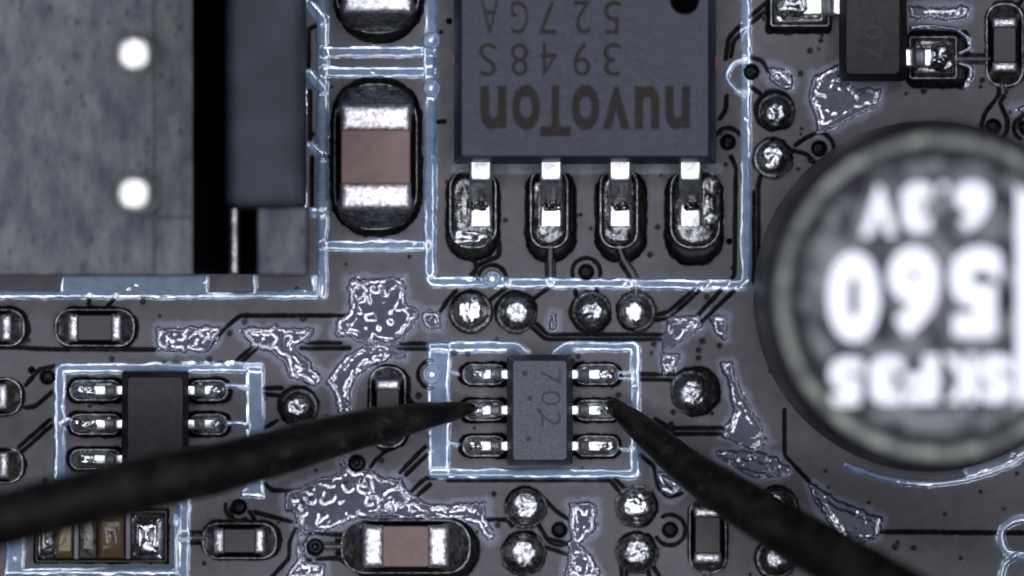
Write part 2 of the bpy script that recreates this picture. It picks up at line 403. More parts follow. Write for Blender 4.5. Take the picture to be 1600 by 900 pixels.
# --- resin patches
for pts in (
    [(545, 437), (630, 437), (632, 474), (656, 490), (640, 512), (622, 534), (592, 542), (556, 531), (524, 520), (530, 502), (548, 488)],
    [(658, 488), (686, 488), (686, 512), (666, 510)],
    [(590, 538), (632, 556), (600, 562), (562, 580), (547, 606), (544, 645), (530, 645), (524, 612), (508, 596), (530, 570), (556, 546)],
    [(373, 514), (492, 514), (480, 530), (458, 540), (476, 562), (504, 592), (492, 602), (454, 588), (445, 565), (425, 548), (395, 540)],
    [(247, 513), (346, 513), (322, 548), (247, 545)],
    [(1045, 498), (1098, 494), (1095, 510), (1065, 527), (1050, 541), (1037, 546), (1040, 520)],
    [(1108, 496), (1136, 494), (1132, 528), (1121, 520)],
    [(1034, 554), (1062, 555), (1050, 580), (1037, 582)],
    [(1127, 570), (1142, 569), (1150, 600), (1166, 628), (1184, 658), (1198, 690), (1176, 702), (1150, 690), (1128, 682), (1140, 662), (1148, 640), (1138, 600)],
    [(1120, 708), (1150, 706), (1196, 708), (1215, 722), (1230, 736), (1212, 744), (1180, 744), (1150, 730), (1128, 716)],
    [(1026, 736), (1066, 752), (1068, 764), (1050, 776), (1034, 764)],
    [(890, 788), (932, 788), (930, 826), (914, 840), (900, 850), (924, 870), (936, 902), (884, 902), (890, 860), (893, 830)],
    [(1267, 757), (1282, 766), (1302, 781), (1342, 797), (1376, 810), (1373, 836), (1350, 846), (1318, 850), (1290, 806), (1279, 790)],
    [(447, 774), (470, 760), (502, 750), (530, 740), (536, 716), (556, 734), (578, 735), (602, 748), (626, 746), (642, 772), (662, 790), (702, 791), (756, 785), (758, 815), (772, 838), (762, 842), (744, 816),
     (690, 812), (650, 812), (602, 805), (562, 806), (530, 820), (510, 826), (490, 833), (465, 825), (462, 802), (448, 796)],
    [(466, 832), (482, 836), (474, 850), (472, 866), (480, 880), (508, 884), (506, 902), (450, 902), (466, 872)],
    [(1203, 107), (1220, 108), (1236, 120), (1240, 136), (1224, 134), (1206, 126)],
    [(1275, 120), (1308, 105), (1314, 126), (1340, 138), (1376, 140), (1370, 166), (1340, 176), (1310, 196), (1280, 206), (1276, 182), (1263, 150)],
    [(1423, 12), (1514, 12), (1508, 28), (1423, 28)],
    [(1584, 172), (1610, 162), (1610, 176)],
    [(1198, 712), (1214, 716), (1231, 733), (1200, 740)],
    [(863, 492), (868, 492), (868, 512), (863, 512)],
): patch(pts)

# --- black openings round the pads
def rrect(x0, x1, y0, y1, r, n=8): return rr((x0 + x1) / 2, (y0 + y1) / 2, (x1 - x0) / 2, (y1 - y0) / 2, r, n)
moat(rrect(516, 660, 121, 370, 64)); moat(rrect(521, 663, -120, 68, 66))
moat(rrect(820, 901, 262, 410, 38)); moat(rrect(929, 1011, 262, 410, 38)); moat(rrect(1038, 1131, 262, 416, 44)); moat(rrect(696, 782, 262, 408, 40))
moat(rrect(84, 217, 478, 547, 34)); moat(rrect(-60, 47, 477, 545, 34)); moat(rrect(-40, 40, 590, 650, 30)); moat(rrect(-40, 42, 700, 756, 30))
moat(rrect(574, 641, 568, 704, 32)); moat(rrect(542, 750, 810, 908, 46)); moat(rrect(313, 441, 811, 875, 31)); moat(rrect(1074, 1138, 776, 897, 30))
moat(rrect(1196, 1300, -40, 53, 10)); moat(rrect(1416, 1516, 46, 138, 16)); moat(rrect(1539, 1604, 0, 138, 32)); moat(rrect(524, 536, 842, 868, 2)); moat(rrect(52, 264, 792, 880, 4))
for r_ in (585, 641, 697):
    moat(rrect(716, 800, r_ - 20, r_ + 20, 18)); moat(rrect(890, 972, r_ - 20, r_ + 20, 18))
for r_ in (610, 663, 718):
    moat(rrect(103, 198, r_ - 21, r_ + 21, 19)); moat(rrect(288, 362, r_ - 21, r_ + 21, 19))
DOMES = [(735, 487, 35, 29, 0, -2), (806, 487, 34, 28, 2, 1), (922, 488, 34, 27, 3, -1), (994, 487, 33, 27, -2, 1), (1087, 611, 40, 31, -6, 3), (1210, 172, 33, 25, 2, 4), (1207, 247, 33, 27, 2, -1),
         (821, 792, 34, 31, 0, 0), (818, 864, 36, 33, 0, 0), (995, 791, 34, 31, 0, 0), (995, 863, 34, 31, 0, 0), (1212, 872, 34, 28, 2, 0), (1214, 792, 34, 28, 0, 0), (466, 634, 33, 26, 0, 4)]
for x, y, rm, rd, ox, oy in DOMES: moat(circ(x, y, rm, 28), depth=0.13, lam=8)

def bridge(pts, wd=11.0):
    pts = smooth_path(pts, 5) if len(pts) > 2 else pts
    sl = win(xs_(pts), ys_(pts), wd)
    d = dline(pts, sl) + 0.3 * n3[sl]; ins = d < wd / 2
    HG[sl] = np.where(ins, -0.05 * np.clip((d - wd / 2 + 3.0) / 3.0, 0, 1) + 0.004, HG[sl]); LAB[sl][ins] = 0
for pts in ([(860, 384), (860, 440)], [(968, 384), (972, 402), (986, 424), (994, 438)], [(1490, 92), (1545, 92)], [(282, 840), (322, 840)], [(1105, 885), (1105, 905)], [(1567, 128), (1567, 146)], [(994, 446), (994, 462)], [(500, 854), (548, 854)]): bridge(pts)
# --- silkscreen
i = silk_poly([(-60, 428), (505, 428), (505, 467), (-60, 467)], holes=([(-60, 420), (93, 420), (93, 453), (-60, 453)], [(326, 420), (394, 420), (394, 455), (326, 455)], [(400, 420), (486, 420), (486, 452), (404, 452)]), name='silkscreen_outline')
silk_line([(504, -60), (504, 460)], 15, idn=i)
silk_line([(482, 6), (503, 30)], 15, idn=i); silk_line([(482, 114), (504, 140)], 14, idn=i); silk_line([(484, 226), (504, 246)], 13, idn=i); silk_line([(488, 332), (503, 334)], 13, idn=i)
silk_line([(471, 14), (471, 118), (474, 160), (471, 222)], 10, idn=i, h=0.016); silk_line([(474, 230), (473, 326)], 10, idn=i, h=0.016)
i = silk_line([(508, 80), (676, 80)], 16); silk_line([(508, 112), (676, 112)], 16, idn=i); silk_line([(669, 78), (671, 122)], 17, idn=i)
silk_line([(674, -60), (673, 48)], 17)
i = silk_line([(673, 152), (673, 200), (669, 250), (672, 440), (1165, 445), (1165, -60)], 15, r=10, name='silkscreen_outline')
silk_line([(672, 160), (671, 425)], 17, idn=i); silk_line([(506, 383), (668, 383)], 15, idn=i)
silk_line([(1164, 92), (1146, 98), (1134, 112), (1136, 126), (1150, 142), (1162, 146)], 11, idn=i, r=9)
i = silk_poly([(668, 535), (704, 535), (704, 575), (701, 600), (704, 640), (702, 745), (668, 745)], name='silkscreen_outline')
silk_line([(674, 541), (806, 541), (822, 553)], 15, idn=i); silk_line([(868, 553), (884, 541), (992, 541), (992, 740), (676, 740)], 14, idn=i, r=5)
silk_line([(968, 582), (990, 581)], 5, idn=i, rag=0.5); silk_line([(968, 591), (990, 592)], 5, idn=i, rag=0.5); silk_line([(966, 627), (984, 636)], 7, idn=i); silk_line([(968, 701), (988, 701)], 5, idn=i); silk_line([(704, 580), (718, 585)], 5, idn=i); silk_line([(704, 692), (718, 694)], 6, idn=i)
i = silk_line([(92, 760), (92, 575), (404, 573)], 15, name='silkscreen_outline', r=5); silk_poly([(383, 570), (413, 570), (413, 778), (376, 778), (376, 766), (384, 760)], idn=i)
silk_line([(356, 602), (382, 606)], 9, idn=i, rag=2); silk_line([(358, 661), (384, 664)], 10, idn=i, rag=2); silk_line([(98, 660), (110, 656)], 8, idn=i, rag=2)
ang = [math.radians(a) for a in np.linspace(116, -8, 60)]
cc = (1449, 463)
i = silk_line([(cc[0] + 292 * math.cos(a), cc[1] + 292 * math.sin(a)) for a in ang], 11, r=0.1, name='silkscreen_outline')
ring = [(cc[0] + 291 * math.cos(math.radians(a)), cc[1] + 291 * math.sin(math.radians(a))) for a in range(78, -20, -3)]
silk_poly(ring + [(cc[0] + 262 * math.cos(math.radians(a)), cc[1] + 262 * math.sin(math.radians(a))) for a in range(-18, 79, 3)], idn=i)
i = silk_poly([(6, 826), (38, 826), (38, 886), (282, 886), (282, 900), (6, 900)], name='silkscreen_outline'); silk_line([(288, 770), (286, 912)], 17, idn=i); silk_line([(274, 806), (274, 892)], 7, idn=i, rag=1.6)
silk_line([(1606, 808), (1584, 810), (1566, 824), (1561, 842), (1572, 866), (1606, 868)], 13, name='silkscreen_digit', r=10)
silk_line([(1586, 868), (1568, 880), (1562, 908)], 12, idn=len(REG) - 1, r=6)
silk_line([(712, 263), (1120, 263)], 13, h=0.006, idn=region('silkscreen_line', 'shaded_silk'), rag=0.4)  # strip under the eight-legged chip, its shade held in the colour

i = silk_line([(1424, 44), (1455, 40), (1495, 46), (1514, 60), (1517, 76), (1500, 83)], 7, idn=region('resin_or_glint', 'patch'), rag=0.6)  # bead in resin colour standing in for a glint on the laminate
silk_line([(1500, 100), (1518, 104), (1516, 122), (1506, 138)], 7, idn=region('resin_or_glint', 'patch'), rag=0.6)  # lower bead, likewise a glint given shape and colour
# --- vias
via(674, 63, 13, on_silk=True); via(674, 138, 13, on_silk=True); via(675, 585, 15, ring=22, on_silk=True, a0=90, a1=270); via(769, 436, 13, ring=22, on_silk=True, a0=180, a1=360)
via(916, 425, 12.5, ring=22, a0=165, a1=375); via(1137, 222, 12.5); via(1174, 112, 12.5); via(1280, 232, 12.5, ring=23, a0=-60, a1=130); via(1552, 198, 12.5); via(74, 589, 12)
via(373, 792, 12.5, ring=21, a0=60, a1=190); via(492, 855, 14, ring=22, a0=110, a1=300); via(874, 828, 12.5, ring=24, a0=60, a1=160); via(1047, 828, 12.5, ring=24, a0=-120, a1=150); via(557, 724, 14); via(1604, 200, 12, ring=20, a0=120, a1=260)
via(702, 33, 4); via(1140, 377, 4.5); via(49, 578, 5, on_silk=False)

# --- turn the field into meshes, one per region
k = S
VX = ((GX - 800) * k).astype(np.float32); VY = ((450 - GY) * k).astype(np.float32)
ddx = np.gradient(HG, STEP * k, axis=1); ddy = -np.gradient(HG, STEP * k, axis=0)
NRM = np.stack((-ddx, -ddy, np.ones_like(HG)), -1); NRM /= np.linalg.norm(NRM, axis=-1, keepdims=True)
FL = LAB[:-1, :-1]
allv = np.stack((VX, VY, HG), -1).reshape(-1, 3); alln = NRM.reshape(-1, 3); allh = HALO.reshape(-1)
jj, ii = np.meshgrid(np.arange(NY - 1), np.arange(NX - 1), indexing='ij')
base_i = (jj * NX + ii)
order = np.argsort(FL.reshape(-1), kind='stable'); sorted_l = FL.reshape(-1)[order]; base_flat = base_i.reshape(-1)[order]
board = None
def grid_mesh(name, faces0, extra=None):
    a = faces0; q = np.stack((a + NX, a + NX + 1, a + 1, a), 1)
    used, inv = np.unique(q, return_inverse=True)
    v, nrm, hl = allv[used], alln[used], allh[used]
    q = inv.reshape(-1, 4)
    me = bpy.data.meshes.new(name)
    me.vertices.add(len(v)); me.vertices.foreach_set('co', v.astype(np.float32).ravel())
    me.loops.add(q.size); me.loops.foreach_set('vertex_index', q.astype(np.int32).ravel())
    me.polygons.add(len(q)); me.polygons.foreach_set('loop_start', np.arange(0, q.size, 4, dtype=np.int32))
    me.polygons.foreach_set('use_smooth', np.ones(len(q), bool))
    me.update(calc_edges=True)
    at = me.attributes.new('halo', 'FLOAT', 'POINT'); at.data.foreach_set('value', hl.astype(np.float32))
    me.normals_split_custom_set_from_vertices(nrm.astype(np.float32))
    return me
for idn, (nm, m) in enumerate(REG):
    s0, s1 = np.searchsorted(sorted_l, idn), np.searchsorted(sorted_l, idn + 1)
    if s1 - s0 < 4: continue
    me = grid_mesh(nm, base_flat[s0:s1])
    me.materials.append(M[m])
    o = bpy.data.objects.new(nm, me); C.objects.link(o)
    if idn == 0:
        board = o; tag(board, 'black circuit board with etched traces under matte solder mask', 'circuit board', kind='structure')
    else:
        o.parent = board
        if idn == GAP: o['kind'] = 'stuff'

# the rest of the board beyond the frame, and its thickness
def board_margin():
    xo = [-420, X0, gx[-1], 2020]; yo = [-620, Y0, gy[-1], 1400]
    vs, fs = [], []
    for y in yo:
        for x in xo: vs.append(tuple(P(x, y, 0.0)))
    for r_ in range(3):
        for c_ in range(3):
            if r_ == 1 and c_ == 1: continue
            a = r_ * 4 + c_; fs.append((a + 4, a + 5, a + 1, a))
    b = len(vs)
    for (x, y) in ((xo[0], yo[0]), (xo[3], yo[0]), (xo[3], yo[3]), (xo[0], yo[3])): vs.append(tuple(P(x, y, 0)))
    for (x, y) in ((xo[0], yo[0]), (xo[3], yo[0]), (xo[3], yo[3]), (xo[0], yo[3])):
        v = P(x, y, 0); vs.append((v.x, v.y, -1.6))
    for i_ in range(4): fs.append((b + i_, b + (i_ + 1) % 4, b + 4 + (i_ + 1) % 4, b + 4 + i_))
    fs.append((b + 4, b + 5, b + 6, b + 7))
    me = bpy.data.meshes.new('board_margin'); me.from_pydata(vs, [], fs); me.update()
    return link('board_margin', me, 'mask', board, smooth=False)
board_margin()

# ------------------------------------------------------------------ solder
def lump(name, cx, cy, hw, hh, r, h, parent, m='solder', jit=0.02, js=9.0, n=6, power=2.6, z0=-0.17, seed=0.0, flat=0.0):
    """a lumpy pool of solder on a rounded pad"""
    rings = [(rr(cx, cy, hw, hh, r, n), z0)]
    for i_ in range(1, 11):
        t = i_ / 11.0
        f = 1 - t
        ins = min(hw, hh) * t
        z = h * (1 - f ** power)
        q = [(cx + (a - cx) * f, cy + (b - cy) * f) for a, b in rr(cx, cy, hw, hh, r, n)]
        q = [(a + jit * 45 * t * mnoise.noise(Vector((a / js, b / js, 7.7))), b + jit * 45 * t * mnoise.noise(Vector((a / js, b / js, 1.2)))) for a, b in q]
        rings.append((q, z + 0.008))
    vs = loft(rings, True, False, jit, js, fan=True)
    return link(name, vs, m, parent)

def pad_rim(parent, cx, cy, hw, hh, r, m='dull_solder', wd=5, z=0.012):
    """the bead along a pad's edge"""
    rings = []
    for i_ in range(7):
        a = math.pi * i_ / 6
        rings.append((rr(cx, cy, hw - wd * (1 - math.cos(a)) / 2, hh - wd * (1 - math.cos(a)) / 2, max(r - wd * (1 - math.cos(a)) / 2, 0.5), 8), -0.15 + (z + 0.15) * math.sin(a)))
    return link('pad_edge', loft(rings, False), m, parent)

for i, (x, y, rm, rd, ox, oy) in enumerate(DOMES):
    cx, cy = x + ox, y + oy
    fa = random.uniform(0, 6.28); fx, fy = 2.2 * math.cos(fa), 2.2 * math.sin(fa)
    rings = [(circ(cx, cy, rd + 4), -0.15), (circ(cx + fx, cy + fy, rd + 2.6), -0.045), (circ(cx + fx, cy + fy, rd + 1.2), -0.03), (circ(cx, cy, rd), -0.03)]
    hgt = random.uniform(0.18, 0.23)
    ex, ey = random.uniform(-2, 2), random.uniform(-2, 2)
    for j in range(1, 14):
        t = j / 14.0
        rad = rd * (1 - t)
        z = -0.03 + hgt * (1 - (1 - t) ** 3.8)
        rings.append(([(px + ex * t, py + ey * t) for px, py in circ(cx, cy, rad)], z))
    me = loft(rings, True, False, random.uniform(0.02, 0.05), random.uniform(7, 13), fan=True)
    link('solder_dome', me, 'dome' if i % 3 else 'solder', board)

# ------------------------------------------------------------------ chips
def chip(name, cx, cy, axis, L, W, H, cap, body_m, pad_out, pad_w, label, cat, group, term_m='terminal', sold_m='dull_solder', rnd=3.0, fil=0.62, cap_h=0.015, ends=(1, 1)):
    t = empty(name, cx, cy); tag(t, label, cat, group)
    f = (lambda u, v: (cx + u, cy + v)) if axis == 'x' else (lambda u, v: (cx + v, cy + u))
    def rect(u0, u1, hv, r, n=4):
        pts = rr((u0 + u1) / 2, 0, abs(u1 - u0) / 2, hv, r, n)
        q = [f(u, v) for u, v in pts]
        return q if axis == 'x' else q[::-1]
    def solid(nm, u0, u1, hv, z1, bev, m, z0=0.02):
        b = bev * S; rings = [(rect(u0, u1, hv, rnd), z0)]
        for a in (0, 0.5, 1.0, 1.57):
            rings.append((rect(u0 + bev * (1 - math.cos(a)), u1 - bev * (1 - math.cos(a)), hv - bev * (1 - math.cos(a)), rnd), z1 - b + b * math.sin(a)))
        return link(nm, loft(rings, True, True), m, t)
    sharpen(solid('body', -L / 2 + cap - 2, L / 2 - cap + 2, W / 2 - 1, H, 2.0, body_m), 60)
    bead = rect(-L / 2 - pad_out - 5, L / 2 + pad_out + 5, pad_w / 2 + 5, pad_w * 0.47, 8)
    rings = []
    for i_ in range(6):
        a = math.pi * i_ / 5; e = 2.0 * (1 - math.cos(a))
        rings.append((rect(-L / 2 - pad_out - 5 + e, L / 2 + pad_out + 5 - e, pad_w / 2 + 5 - e, pad_w * 0.47, 8), -0.15 + 0.148 * math.sin(a)))
    link('pad_edge', loft(rings, False, False, 0.01, 14.0), 'dull_solder', t)
    for s, keep in zip((-1, 1), ends):
        if not keep: continue
        a, b = (L / 2 - cap, L / 2) if s > 0 else (-L / 2, -L / 2 + cap)
        solid('terminal', a, b, W / 2, H + cap_h, 10.0 if cap > 20 else 8.0, term_m)
        # solder fillet from the pad's edge up the end face
        o0 = (L / 2 - cap * 0.8, L / 2 + pad_out) if s > 0 else (-L / 2 - pad_out, -L / 2 + cap * 0.8)
        i0 = (L / 2 - cap * 0.6, L / 2 + 0.5) if s > 0 else (-L / 2 - 0.5, -L / 2 + cap * 0.6)
        rings = [(rect(*o0, pad_w / 2, pad_w * 0.45, 8), -0.17)]
        for q in range(0, 11):
            tt = q / 10.0
            rings.append((rect(o0[0] + (i0[0] - o0[0]) * tt, o0[1] + (i0[1] - o0[1]) * tt, pad_w / 2 + (W / 2 + 0.6 - pad_w / 2) * tt, pad_w * 0.45 * (1 - tt) + 3 * tt, 8),
                          0.004 + 0.012 * min(1, tt * 8) + (H * fil) * tt ** 1.7))
        link('solder_fillet', loft(rings, False, False, 0.012, 11.0), sold_m, t)
    return t

chip('ceramic_capacitor', 587, 245, 'y', 164, 110, 1.15, 42, 'brown', 28, 122, 'large brown ceramic capacitor between two horizontal silkscreen lines', 'capacitor', 'brown ceramic capacitors')
chip('ceramic_capacitor', 590, -62, 'y', 164, 110, 1.15, 42, 'brown', 28, 122, 'ceramic capacitor showing only its bright tin end, above the narrow silkscreen box', 'capacitor', 'brown ceramic capacitors')
chip('ceramic_capacitor', 634, 854, 'x', 134, 66, 0.75, 33, 'brown', 30, 76, 'small brown ceramic capacitor lying beside the via with teardrop neck', 'capacitor', 'brown ceramic capacitors')
RG = 'small black chip resistors'
chip('chip_resistor', 148, 512, 'x', 84, 42, 0.34, 17, 'resistor', 16, 50, 'black chip resistor under the wide silkscreen bar of the pin header', 'resistor', RG, fil=0.75)
chip('chip_resistor', -24, 512, 'x', 84, 42, 0.34, 17, 'resistor', 16, 50, 'chip resistor end poking in beside the other resistor below the pin header', 'resistor', RG, fil=0.75)
chip('chip_resistor', -30, 620, 'x', 84, 42, 0.34, 17, 'resistor', 18, 50, 'chip resistor end next to the via outside the six-legged chip with silkscreen corner', 'resistor', RG, fil=0.8)
chip('chip_resistor', -28, 727, 'x', 84, 42, 0.34, 17, 'resistor', 18, 48, 'chip resistor end just above the long slim probe where its shaft is thickest', 'resistor', RG, fil=0.8)
chip('chip_resistor', 606, 636, 'y', 86, 38, 0.34, 17, 'resistor', 16, 48, 'upright chip resistor half covered by the long slim probe', 'resistor', RG, fil=0.75)
chip('chip_resistor', 374, 845, 'x', 80, 40, 0.34, 17, 'resistor', 14, 48, 'black chip resistor between the amber chip and the small brown capacitor', 'resistor', RG, fil=0.75)
chip('chip_resistor', 1106, 836, 'y', 88, 42, 0.34, 17, 'resistor', 12, 50, 'upright chip resistor beside the short steep probe', 'resistor', RG, fil=0.75)
chip('chip_resistor', 1570, 70, 'y', 86, 38, 0.40, 17, 'resistor', 18, 50, 'upright chip resistor joined by a short trace to the tall black transistor', 'resistor', RG, fil=0.75)

# ------------------------------------------------------------------ leaded packages
def lead(parent, x, y, dx, dy, wd, prof, th=0.17, m='lead', name='lead'):
    """gull-wing lead: prof = [(px outward, z of its top)]; seen from above along (dx, dy) px"""
    pts = []
    fine = []
    for a, b, c in zip(prof, prof[1:], prof[2:]):
        if not fine: fine.append(a)
        va = (Vector(a) - Vector(b)); vc = (Vector(c) - Vector(b))
        for t in (0.0, 0.25, 0.5, 0.75, 1.0):
            p = Vector(b) + va * 0.45; q = Vector(b) + vc * 0.45
            fine.append(tuple(p * (1 - t) ** 2 + Vector(b) * 2 * t * (1 - t) + q * t * t))
    fine.append(prof[-1])
    top, bot = [], []
    for i_, p in enumerate(fine):
        q, r_ = fine[max(i_ - 1, 0)], fine[min(i_ + 1, len(fine) - 1)]
        d = Vector(((r_[0] - q[0]) * S, r_[1] - q[1])).normalized(); nn = Vector((-d.y, d.x))
        top.append(p); bot.append((p[0] - nn.x * th / S, p[1] - nn.y * th))
    prof2 = top + bot[::-1]
    px_, py_ = -dy, dx
    vs, fs = [], []
    cols = ((-0.5, 0.035), (-0.455, 0.010), (-0.34, 0.002), (0.0, 0.0), (0.34, 0.002), (0.455, 0.010), (0.5, 0.035))
    for v, drop in cols:
        v *= wd
        for i_, (u, z) in enumerate(prof2):
            zz = z - drop if i_ < len(top) else z + drop * 0.5
            vs.append(tuple(P(x + dx * u + px_ * v, y + dy * u + py_ * v, zz)))
    n = len(prof2)
    for r_ in range(6):
        for i_ in range(n):
            a, b = r_ * n + i_, r_ * n + (i_ + 1) % n
            fs.append((a, b, b + n, a + n))
    fs.append(tuple(range(n - 1, -1, -1))); fs.append(tuple(range(6 * n, 7 * n)))
    me = bpy.data.meshes.new(name); me.from_pydata(vs, [], fs)
    bm = bmesh.new(); bm.from_mesh(me); bmesh.ops.recalc_face_normals(bm, faces=bm.faces); bm.to_mesh(me); bm.free()
    return sharpen(link(name, me, m, parent), 55)

def text(parent, s, cx, cy, wpx, hpx, z, rot, m, bold=0.0, th=0.004, name='marking'):
    cu = bpy.data.curves.new(name, 'FONT'); cu.body = s; cu.size = 1.0; cu.offset = bold; cu.fill_mode = 'FRONT' if th <= 0 else 'BOTH'; cu.extrude = 0.01; cu.resolution_u = 4
    tmp = bpy.data.objects.new('tmp', cu); C.objects.link(tmp)
    dg = bpy.context.evaluated_depsgraph_get()
    me = bpy.data.meshes.new_from_object(tmp.evaluated_get(dg))
    bpy.data.objects.remove(tmp); bpy.data.curves.remove(cu)
    v = np.empty(len(me.vertices) * 3, np.float32); me.vertices.foreach_get('co', v); v = v.reshape(-1, 3)
    lo, hi = v.min(0), v.max(0)
    u = (v - (lo + hi) / 2) / (hi - lo)                 # -0.5 .. 0.5
    a = math.radians(rot)
    for i_, q in enumerate(u):
        qx, qy = q[0] * wpx, -q[1] * hpx
        x_ = cx + qx * math.cos(a) - qy * math.sin(a); y_ = cy + qx * math.sin(a) + qy * math.cos(a)
        me.vertices[i_].co = P(x_, y_, z + (q[2]) * th)
    me.materials.clear()
    return link(name, me, m, parent, smooth=False)

def mould(parent, x0, x1, y0, y1, z0, z1, inset, m, r=4, name='body', bev=2.5):
    """moulded body: drafted sides, flat top; outer px at mid height, inset px to the top face"""
    cx, cy, hw, hh = (x0 + x1) / 2, (y0 + y1) / 2, (x1 - x0) / 2, (y1 - y0) / 2
    zm = z0 + (z1 - z0) * 0.42
    g = lambda i_, z: (rr(cx, cy, hw - i_, hh - i_, r, 4), z)
    rings = [g(inset * 0.8, z0), g(0.5, zm - 0.03), g(0, zm), g(0.5, zm + 0.03), g(inset - bev, z1 - 0.03), g(inset - bev * 0.55, z1 - 0.008), g(inset, z1)]
    return sharpen(link(name, loft(rings, True, True), m, parent), 40)

# the eight-legged driver chip
t = empty('eight_leg_chip', 914, 86)
tag(t, 'large black eight-legged chip with three lines of upside-down laser marking', 'chip')
mould(t, 709, 1119, -92, 256, 0.10, 1.50, 13, 'mould', r=4)
SO = [(-14, 0.86), (20, 0.86), (30, 0.80), (56, 0.28), (76, 0.215), (97, 0.21)]
for j, x in enumerate((751, 861, 969, 1079)):
    wd = 35
    lead(t, x, 256, 0, 1, wd, SO, th=0.18)
    lead(t, x, -92, 0, -1, wd, SO, th=0.18)
    pcx, phw = {0: (739, 38), 1: (858, 31), 2: (967, 31), 3: (1086, 40)}[j]
    pad_rim(t, pcx, 325, phw, 64, phw * 0.85)
    lump('solder_fillet', pcx, 327, phw - 5, 59, phw * 0.85 - 4, 0.10, t, 'dark_solder', jit=0.06, js=9.0, power=2.0)
for x, dx_ in ((751, -2), (861, 1), (969, 0), (1079, 3)):
    lump('solder_fillet', x + dx_, 320, 20, 13, 10, 0.42, t, 'dark_solder', jit=0.16, js=5.0, power=2.2)
lump('solder_fillet', 1108, 315, 17, 46, 15, 0.13, t, 'dull_solder', jit=0.07, js=11.0)
lump('solder_fillet', 738, 370, 34, 14, 13, 0.14, t, 'solder', jit=0.10, js=13.0)
link('tie_bar', loft([(rr(1121, 97, 4, 9, 1), 0.62), (rr(1121, 97, 4, 9, 1), 0.80)], True, True), 'copper', t)
link('tie_bar', loft([(rr(707, 92, 4, 9, 1), 0.62), (rr(707, 92, 4, 9, 1), 0.80)], True, True), 'copper', t)
for j, ch in enumerate('nuvoTon'): text(t, ch, (1059, 1011, 963, 915, 868, 822, 771)[j], (168, 168, 168, 168, 173, 168, 168)[j], (39, 39, 43, 44, 48, 44, 41)[j], (68, 68, 68, 72, 80, 72, 68)[j], 1.502, 180, 'laser', bold=0.03)
for j, ch in enumerate('3948S'): text(t, ch, (956, 909, 857, 812, 762)[j], 93, 27, 52, 1.502, 180, 'laser', bold=-0.004)
for j, ch in enumerate('527GA'): text(t, ch, (957, 910, 855, 812, 765)[j], 27, 27, 52, 1.502, 180, 'laser', bold=-0.004)
link('pin_dimple', loft([(circ(1070, 0, 23), 1.5012), (circ(1070, 0, 21), 1.504), (circ(1070, 0, 17), 1.5025), (circ(1070, 0, 8), 1.5015)], True, False), 'dimple_shade', t)  # disc on the flat top, blackened to read as a shaded hollow

# the two six-legged transistors
def six_leg(x0, x1, y0, y1, rows, lx, rx, zt, m, label, mark):
    t = empty('six_leg_chip', (x0 + x1) / 2, (y0 + y1) / 2); tag(t, label, 'chip', 'six-legged chips')
    mould(t, x0, x1, y0, y1, 0.06, zt, 10, m, r=5, bev=1.5)
    PR = [(-8, 0.47), (8, 0.47), (15, 0.43), (24, 0.17), (32, 0.15), (44, 0.14)]
    for r_ in rows:
        for s, ex, (pa, pb) in ((-1, x0 + 2, lx), (1, x1 - 2, rx)):
            lead(t, ex, r_, s, 0, 17, PR, th=0.12)
            cx, hw = (pa + pb) / 2, abs(pb - pa) / 2
            pad_rim(t, cx, r_, hw, 17, 16, wd=4)
            lump('solder_fillet', cx + s * hw * 0.30, r_, hw * 0.62, 12.5, 11, 0.15 + random.uniform(0, 0.05), t, 'solder', jit=0.06, js=6.0, power=2.2)
            lump('solder_fillet', cx, r_, hw - 4, 14, 13, 0.075, t, 'dull_solder', jit=0.03, js=6.0)
    if mark:
        for j, ch in enumerate('702'): text(t, ch, 861, (589, 622, 655)[j], 23, 31, zt + 0.002, 90, 'emboss', bold=-0.012)
        for (px, py) in ((820, 583), (828, 622), (843, 642), (826, 686)):
            link('dimple', loft([(circ(px, py, 4.4, 14), zt + 0.0012), (circ(px, py, 3.6, 14), zt + 0.003), (circ(px, py, 2.0, 14), zt + 0.0015)], True), 'emboss', t)
    return t
six_leg(792, 895, 554, 728, (585, 641, 697), (722, 790), (898, 968), 0.95, 'mould_grain', 'grainy black six-legged chip marked 702, touched by both probes', True)
t2 = six_leg(190, 295, 580, 750, (610, 663, 718), (108, 190), (295, 357), 0.95, 'mould_dark', 'plain dark six-legged chip partly covered by the long slim probe', False)

# the three-legged transistor by the electrolytic capacitor
t = empty('transistor', 1364, 10); tag(t, 'tall black transistor with silver legs beside the wrinkled resin patch', 'transistor')
mould(t, 1311, 1417, -105, 127, 0.06, 1.05, 12, 'mould_dark', r=8, bev=2)
PR = [(-8, 0.52), (8, 0.52), (16, 0.46), (26, 0.18), (36, 0.16), (58, 0.15)]
for (ex, yy, s, pcx, pcy, phw, phh) in ((1415, 90, 1, 1458, 90, 38, 34), (1313, 8, -1, 1250, 4, 47, 38)):
    lead(t, ex, yy, s, 0, 32, PR, th=0.14)
    pad_rim(t, pcx, pcy, phw, phh, 6, wd=4)
    lump('solder_fillet', pcx, pcy, phw - 4, phh - 4, 8, 0.10, t, 'dull_solder', jit=0.05, js=9.0)
    lump('solder_fillet', pcx + s * 10, pcy, phw - 14, phh - 8, 18, 0.21, t, 'dome', jit=0.10, js=11.0, power=2.2)
lead(t, 1415, -75, 1, 0, 32, PR, th=0.14)
for j, ch in enumerate('70'): text(t, ch, 1364, (82, 50)[j], 22, 28, 1.052, 90, 'emboss', bold=-0.012)

